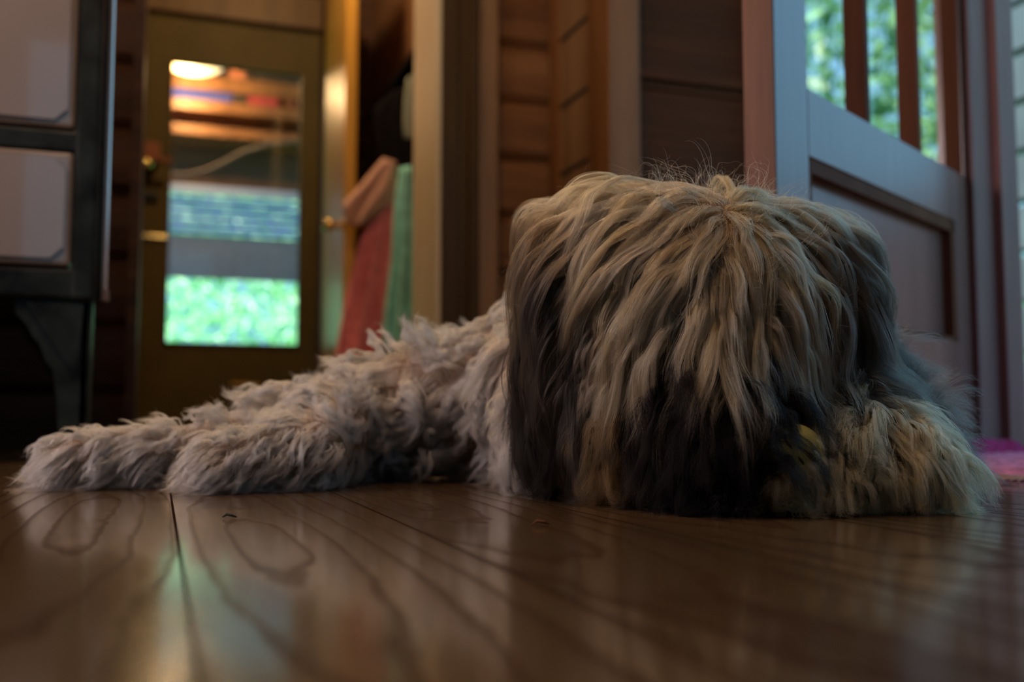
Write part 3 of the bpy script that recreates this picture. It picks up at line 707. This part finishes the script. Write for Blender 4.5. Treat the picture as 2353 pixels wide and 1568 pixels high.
def hair_mat(name, rough=.45, ior=1.45):
    m, nt, b = newmat(name); nt.nodes.remove(b); h = nt.nodes.new('ShaderNodeBsdfHairPrincipled'); h.model = 'CHIANG'; h.parametrization = 'COLOR'
    a = N(nt, 'ShaderNodeAttribute', attribute_name='coat'); nt.links.new(a.outputs['Color'], h.inputs['Color'])
    h.inputs['Roughness'].default_value = rough; h.inputs['Radial Roughness'].default_value = .6; h.inputs['Coat'].default_value = 0.0; h.inputs['IOR'].default_value = ior
    nt.links.new(h.outputs[0], nt.nodes['Material Output'].inputs['Surface']); return m
HM = hair_mat('dog_hair', .5); HH = hair_mat('head_hair', .5, 1.32); HB = hair_mat('black_dog_hair', .7, 1.10)

def fur(name, label, nlock, nguide, nstrand, wfun, lenfun, fieldfun, K, offr, amp, cyc, rad, lift=.45, cl0=.7, cl1=.82, inertia=.6, coil=.6, jitter=.0015, tipfun=None, shade=.22, lmin=.65, stick=0., under=None, mat=None, ampfun=None, offfun=None):
    LP, LN, LK = sample(nlock, wfun)
    L = lenfun(LP, LK)*(.75+.5*RNG.random(nlock)); o = offr[0] + (offr[1]-offr[0])*RNG.random(nlock); oc = o if offfun is None else o*offfun(LP)
    f0 = fieldfun(LP, LK)
    D0 = unit(LN*lift + unit(f0(LP, 0, LN)))
    locks = grow(LP, D0, L, K, f0, oc, inertia, stick); locks = wave(locks, amp*np.minimum(1, L/.06)*(1 if ampfun is None else ampfun(LP, LN)), cyc*L/.06, coil)
    GP, GN, GK = sample(nguide, wfun); gi = nearest(GP, LP)
    guides = blend(GP, locks, gi, np.clip(cl0 + .25*smooth_noise(nguide, 1)[:, 0], .1, .98), .9, .006, lmin)
    guides = wave(guides, np.full(nguide, amp*.35), np.full(nguide, 1.6)*cyc, coil)
    SP, SN, SK = sample(nstrand, wfun); si = nearest(SP, GP)
    st = blend(SP, guides, si, cl1, .8, jitter, lmin+.1)
    # keep the strands out of the body
    t = np.linspace(0, 1, K)
    for k in range(1, K):
        q = st[:, k]; s = sdf(q); pen = np.maximum(.002*min(1, k/3) - s, 0); m_ = pen > 0
        if m_.any(): q[m_] += grad(q[m_])*pen[m_][:, None]
        q[:, 2] = np.maximum(q[:, 2], .0008); st[:, k] = q
    lockcol = coat(LP, LK, nlock)
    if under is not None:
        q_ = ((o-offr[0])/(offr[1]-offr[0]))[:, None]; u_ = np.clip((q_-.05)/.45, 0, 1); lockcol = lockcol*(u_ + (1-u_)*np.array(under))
    gcol = .55*lockcol[gi] + .45*coat(GP, GK, nguide); gcol *= (1 + shade*smooth_noise(nguide, 1)*.8)
    col = .75*gcol[si] + .25*coat(SP, SK, nstrand); col *= (1 + .12*smooth_noise(nstrand, 1)); col = np.clip(col, .003, .95)
    col = np.repeat(col[:, None, :], K, 1)
    if tipfun is not None: col = tipfun(col, st, SP, t)
    return add_hair(name, label, st, np.clip(col, .003, .95), rad, mat or HM)

CR = np.array([.172, .790, .246])
DOWN = np.array([0, 0, -1.])
def head_field(P, kd):
    n = len(P); lock_noise = smooth_noise(n)*.22
    left = np.clip((CR[0]-P[:, 0])/.10, -1, 1)
    def f(p, t, d):
        v = p - CR; dist = np.linalg.norm(v, axis=1)[:, None]
        g = grad(p); r = unit(v - g*(v*g).sum(1)[:, None]); wr = np.exp(-dist/.085)*1.3
        ear = np.isin(kd, ['ear'])[:, None]
        fr_ = np.clip(-g[:, 1:2]*1.2, 0, 1); bias = np.stack([-np.where(left > -.15, np.clip(left+.35, 0, 1)*1.15, left*.45), np.full(n, -.06), np.zeros(n)], 1)*fr_
        return np.where(ear, DOWN + lock_noise*.6, r*wr*.9 + DOWN*(1.3-wr*.7) + bias*(1-ear)*(1-t*.6) + lock_noise)
    return f
def head_w(c, n, k):
    w_ = np.isin(k, ['skull', 'ear']).astype(float)*(c[:, 2] > .06); w_ *= np.where((k == 'skull') & (c[:, 2] < .10), .5, 1); w_ *= np.where((c[:, 1] > .95), .35, 1)
    return w_
def head_len(P, k):
    d = np.linalg.norm(P-CR, axis=1); L = .20 - .12*np.clip((.235-P[:, 2])/.12, 0, 1)*(k == 'skull')
    L = np.where(k == 'ear', np.where(P[:, 0] < .16, .115, .075) + .6*np.clip(P[:, 2]-.07, 0, .2), L); L = np.where((k == 'skull') & (P[:, 1] > .93), .12, L)
    front = (k == 'skull') & (P[:, 1] < .80) & (np.abs(P[:, 0]-.17) < .05) & (P[:, 2] > .17); L = np.where(front, .150, L)
    L = np.where((k == 'skull') & (P[:, 1] > .785), L*np.clip(d/.07, .3, 1), L)
    return L
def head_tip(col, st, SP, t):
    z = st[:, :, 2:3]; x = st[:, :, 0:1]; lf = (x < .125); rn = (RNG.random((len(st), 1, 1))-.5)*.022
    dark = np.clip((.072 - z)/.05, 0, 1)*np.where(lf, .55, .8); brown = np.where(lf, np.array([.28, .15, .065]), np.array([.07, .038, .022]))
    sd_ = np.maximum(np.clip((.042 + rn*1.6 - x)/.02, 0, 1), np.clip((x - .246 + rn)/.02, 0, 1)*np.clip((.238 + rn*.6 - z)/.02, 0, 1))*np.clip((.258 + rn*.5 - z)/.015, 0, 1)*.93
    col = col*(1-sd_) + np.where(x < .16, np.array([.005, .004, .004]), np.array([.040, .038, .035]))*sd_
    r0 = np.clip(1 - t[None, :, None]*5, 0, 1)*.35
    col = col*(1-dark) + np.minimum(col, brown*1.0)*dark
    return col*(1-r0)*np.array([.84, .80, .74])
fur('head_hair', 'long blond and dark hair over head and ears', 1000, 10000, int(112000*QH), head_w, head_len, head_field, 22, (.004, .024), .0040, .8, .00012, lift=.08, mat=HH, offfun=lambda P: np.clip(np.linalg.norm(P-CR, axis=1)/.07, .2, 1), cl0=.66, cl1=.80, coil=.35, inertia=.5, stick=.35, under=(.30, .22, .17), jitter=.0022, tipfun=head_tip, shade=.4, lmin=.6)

def fly_field(P, kd):
    nz_ = smooth_noise(len(P))*1.1
    f1 = head_field(P, kd)
    def f(p, t, d): return unit(f1(p, t, d)) + nz_ + grad(p)*.35
    return f
fur('flyaway_hair', 'stray fine hairs standing off the head', 900, 1800, int(2000*QH), lambda c, n, k: np.isin(k, ['skull', 'ear'])*(c[:, 2] > .12), lambda P, k: np.full(len(P), .045), fly_field, 16, (.012, .026), .006, 1.0, .00007, lift=.3, cl0=.3, cl1=.3, coil=.7, jitter=.006)

def muz_field(P, kd):
    nz_ = smooth_noise(len(P))*.25
    def f(p, t, d): return DOWN + nz_ + np.array([0, -.12, 0])
    return f
fur('muzzle_beard', 'black beard hair around muzzle', 200, 1600, int(20000*QH), lambda c, n, k: ((k == 'muzzle')*(c[:, 2] > .012)).astype(float), lambda P, k: .05 + .35*np.clip(P[:, 2]-.03, 0, .1), muz_field, 14, (.004, .022), .003, .9, .00014, lift=.5, jitter=.003, mat=HB)

def body_field(P, kd):
    n = len(P); nz_ = smooth_noise(n)*np.where(P[:, 0:1] > -.05, .3, .55); dn = ((kd == 'fore') | (P[:, 0] > -.02))[:, None]
    def f(p, t, d):
        g = grad(p); b = np.where(dn, np.array([-.22, -.08, -1.]), np.array([-.55, -.10, -.55])) + nz_
        return b - g*(b*g).sum(1)[:, None]*.6 + g*.12
    return f
def body_len(P, k):
    L = np.full(len(P), .066); L = np.where(k == 'rump', .070, L); L = np.where(k == 'hind', .055, L); L = np.where(k == 'fore', .095, L); L = np.where(k == 'torso', .058, L); return L
def body_w(c, n, k):
    w_ = np.isin(k, ['torso', 'rump', 'hind', 'fore']).astype(float); w_ *= np.where(c[:, 1] > 1.2, .25, 1)*np.where(c[:, 0] > .14, .25, 1)*(c[:, 2] > .010); return w_
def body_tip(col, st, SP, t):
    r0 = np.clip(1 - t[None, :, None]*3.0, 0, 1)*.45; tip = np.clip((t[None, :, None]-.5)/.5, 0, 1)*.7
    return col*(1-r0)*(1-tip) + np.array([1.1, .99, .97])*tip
fur('body_hair', 'curly beige body hair', 330, 2800, int(62000*QH), body_w, body_len, body_field, 20, (.003, .014), .0095, 1.25, .00019, lift=.4, under=(.55, .45, .38), ampfun=lambda P, n: np.where(P[:, 0] > -.02, .25, 1)*np.clip(1.25-n[:, 2], .2, 1), cl0=.62, cl1=.86, coil=1.0, jitter=.0022, tipfun=body_tip, shade=.3, inertia=.62)

def paw_field(P, kd):
    n = len(P); nz_ = smooth_noise(n)*.15; left = kd == 'paw'
    c0 = np.array([.288, .81, .065])
    def f(p, t, d):
        v = p - c0; v[:, 2] = 0; r = unit(v)*np.array([1, 1, 0])
        a = r*.5*(1-t) + DOWN*(.55+.8*t) + nz_
        b = np.array([-.55, -.30, -.55-.5*t]) + nz_
        return np.where(left[:, None], b, a)
    return f
fur('paw_hair', 'pale fur covering the hind paws', 240, 2000, int(20000*QH), lambda c, n, k: ((k == 'paw')*(c[:, 2] > .006)).astype(float), lambda P, k: np.full(len(P), .042), paw_field, 16, (.003, .012), .0035, .9, .00017, lift=.5, cl0=.6, cl1=.8, coil=.5, tipfun=body_tip, shade=.25)
fur('foreleg_hair', 'golden shaggy fur on the bent foreleg', 420, 3200, int(36000*QH), lambda c, n, k: ((k == 'pawr')*(c[:, 2] > .006)).astype(float), lambda P, k: .074 - 1.0*np.clip(.06-P[:, 2], 0, .06), paw_field, 18, (.003, .018), .0018, .8, .00013, lift=.3, cl0=.45, cl1=.72, coil=.4, jitter=.002, shade=.28, tipfun=lambda col, st, SP, t: col*(1-np.clip(1-t[None, :, None]*4, 0, 1)*.4))
def chest_field(P, kd):
    nz_ = smooth_noise(len(P))*.45
    def f(p, t, d): return np.array([.35, -.1, -.7]) + nz_ + grad(p)*.25
    return f
fur('chest_hair', 'frizzy dark grey hair behind the foreleg', 160, 1600, int(14000*QH), lambda c, n, k: ((k == 'chest')*(c[:, 2] > .02)).astype(float), lambda P, k: np.full(len(P), .062), chest_field, 16, (.003, .02), .006, 1.2, .00013, lift=.9, cl0=.5, cl1=.7, coil=.8, jitter=.004)
MB().sphere((.160, .722, .045), .016, (1.15, .8, .85), 20).build('nose', M['nose'], dog, smooth=True)

# ball held between the chin and the paw
bp_ = Vector((.207, .737, .045)); cY, sY = math.cos(YAW), math.sin(YAW)
ball = MB().sphere((0, 0, 0), .022, seg=40).build('yellow_ball', M['ball'], smooth=True); ball.location = (bp_.x*cY + bp_.y*sY, -bp_.x*sY + bp_.y*cY, bp_.z); ball.rotation_euler = (.2, .1, -YAW)
tag(ball, 'yellow green ball with a curved dark seam tucked between the dog\'s chin and foreleg', 'ball')
sm = []
for i in range(49):
    a = i/48*2*PI; v = Vector((math.cos(a) + .35*math.cos(3*a)*0 - .44*math.cos(3*a), math.sin(a) + .44*math.sin(3*a), 1.25*math.sin(2*a))).normalized(); sm.append(v*.0219)
MB().tube(sm, .0011, 6).build('seam', M['dark'], ball)
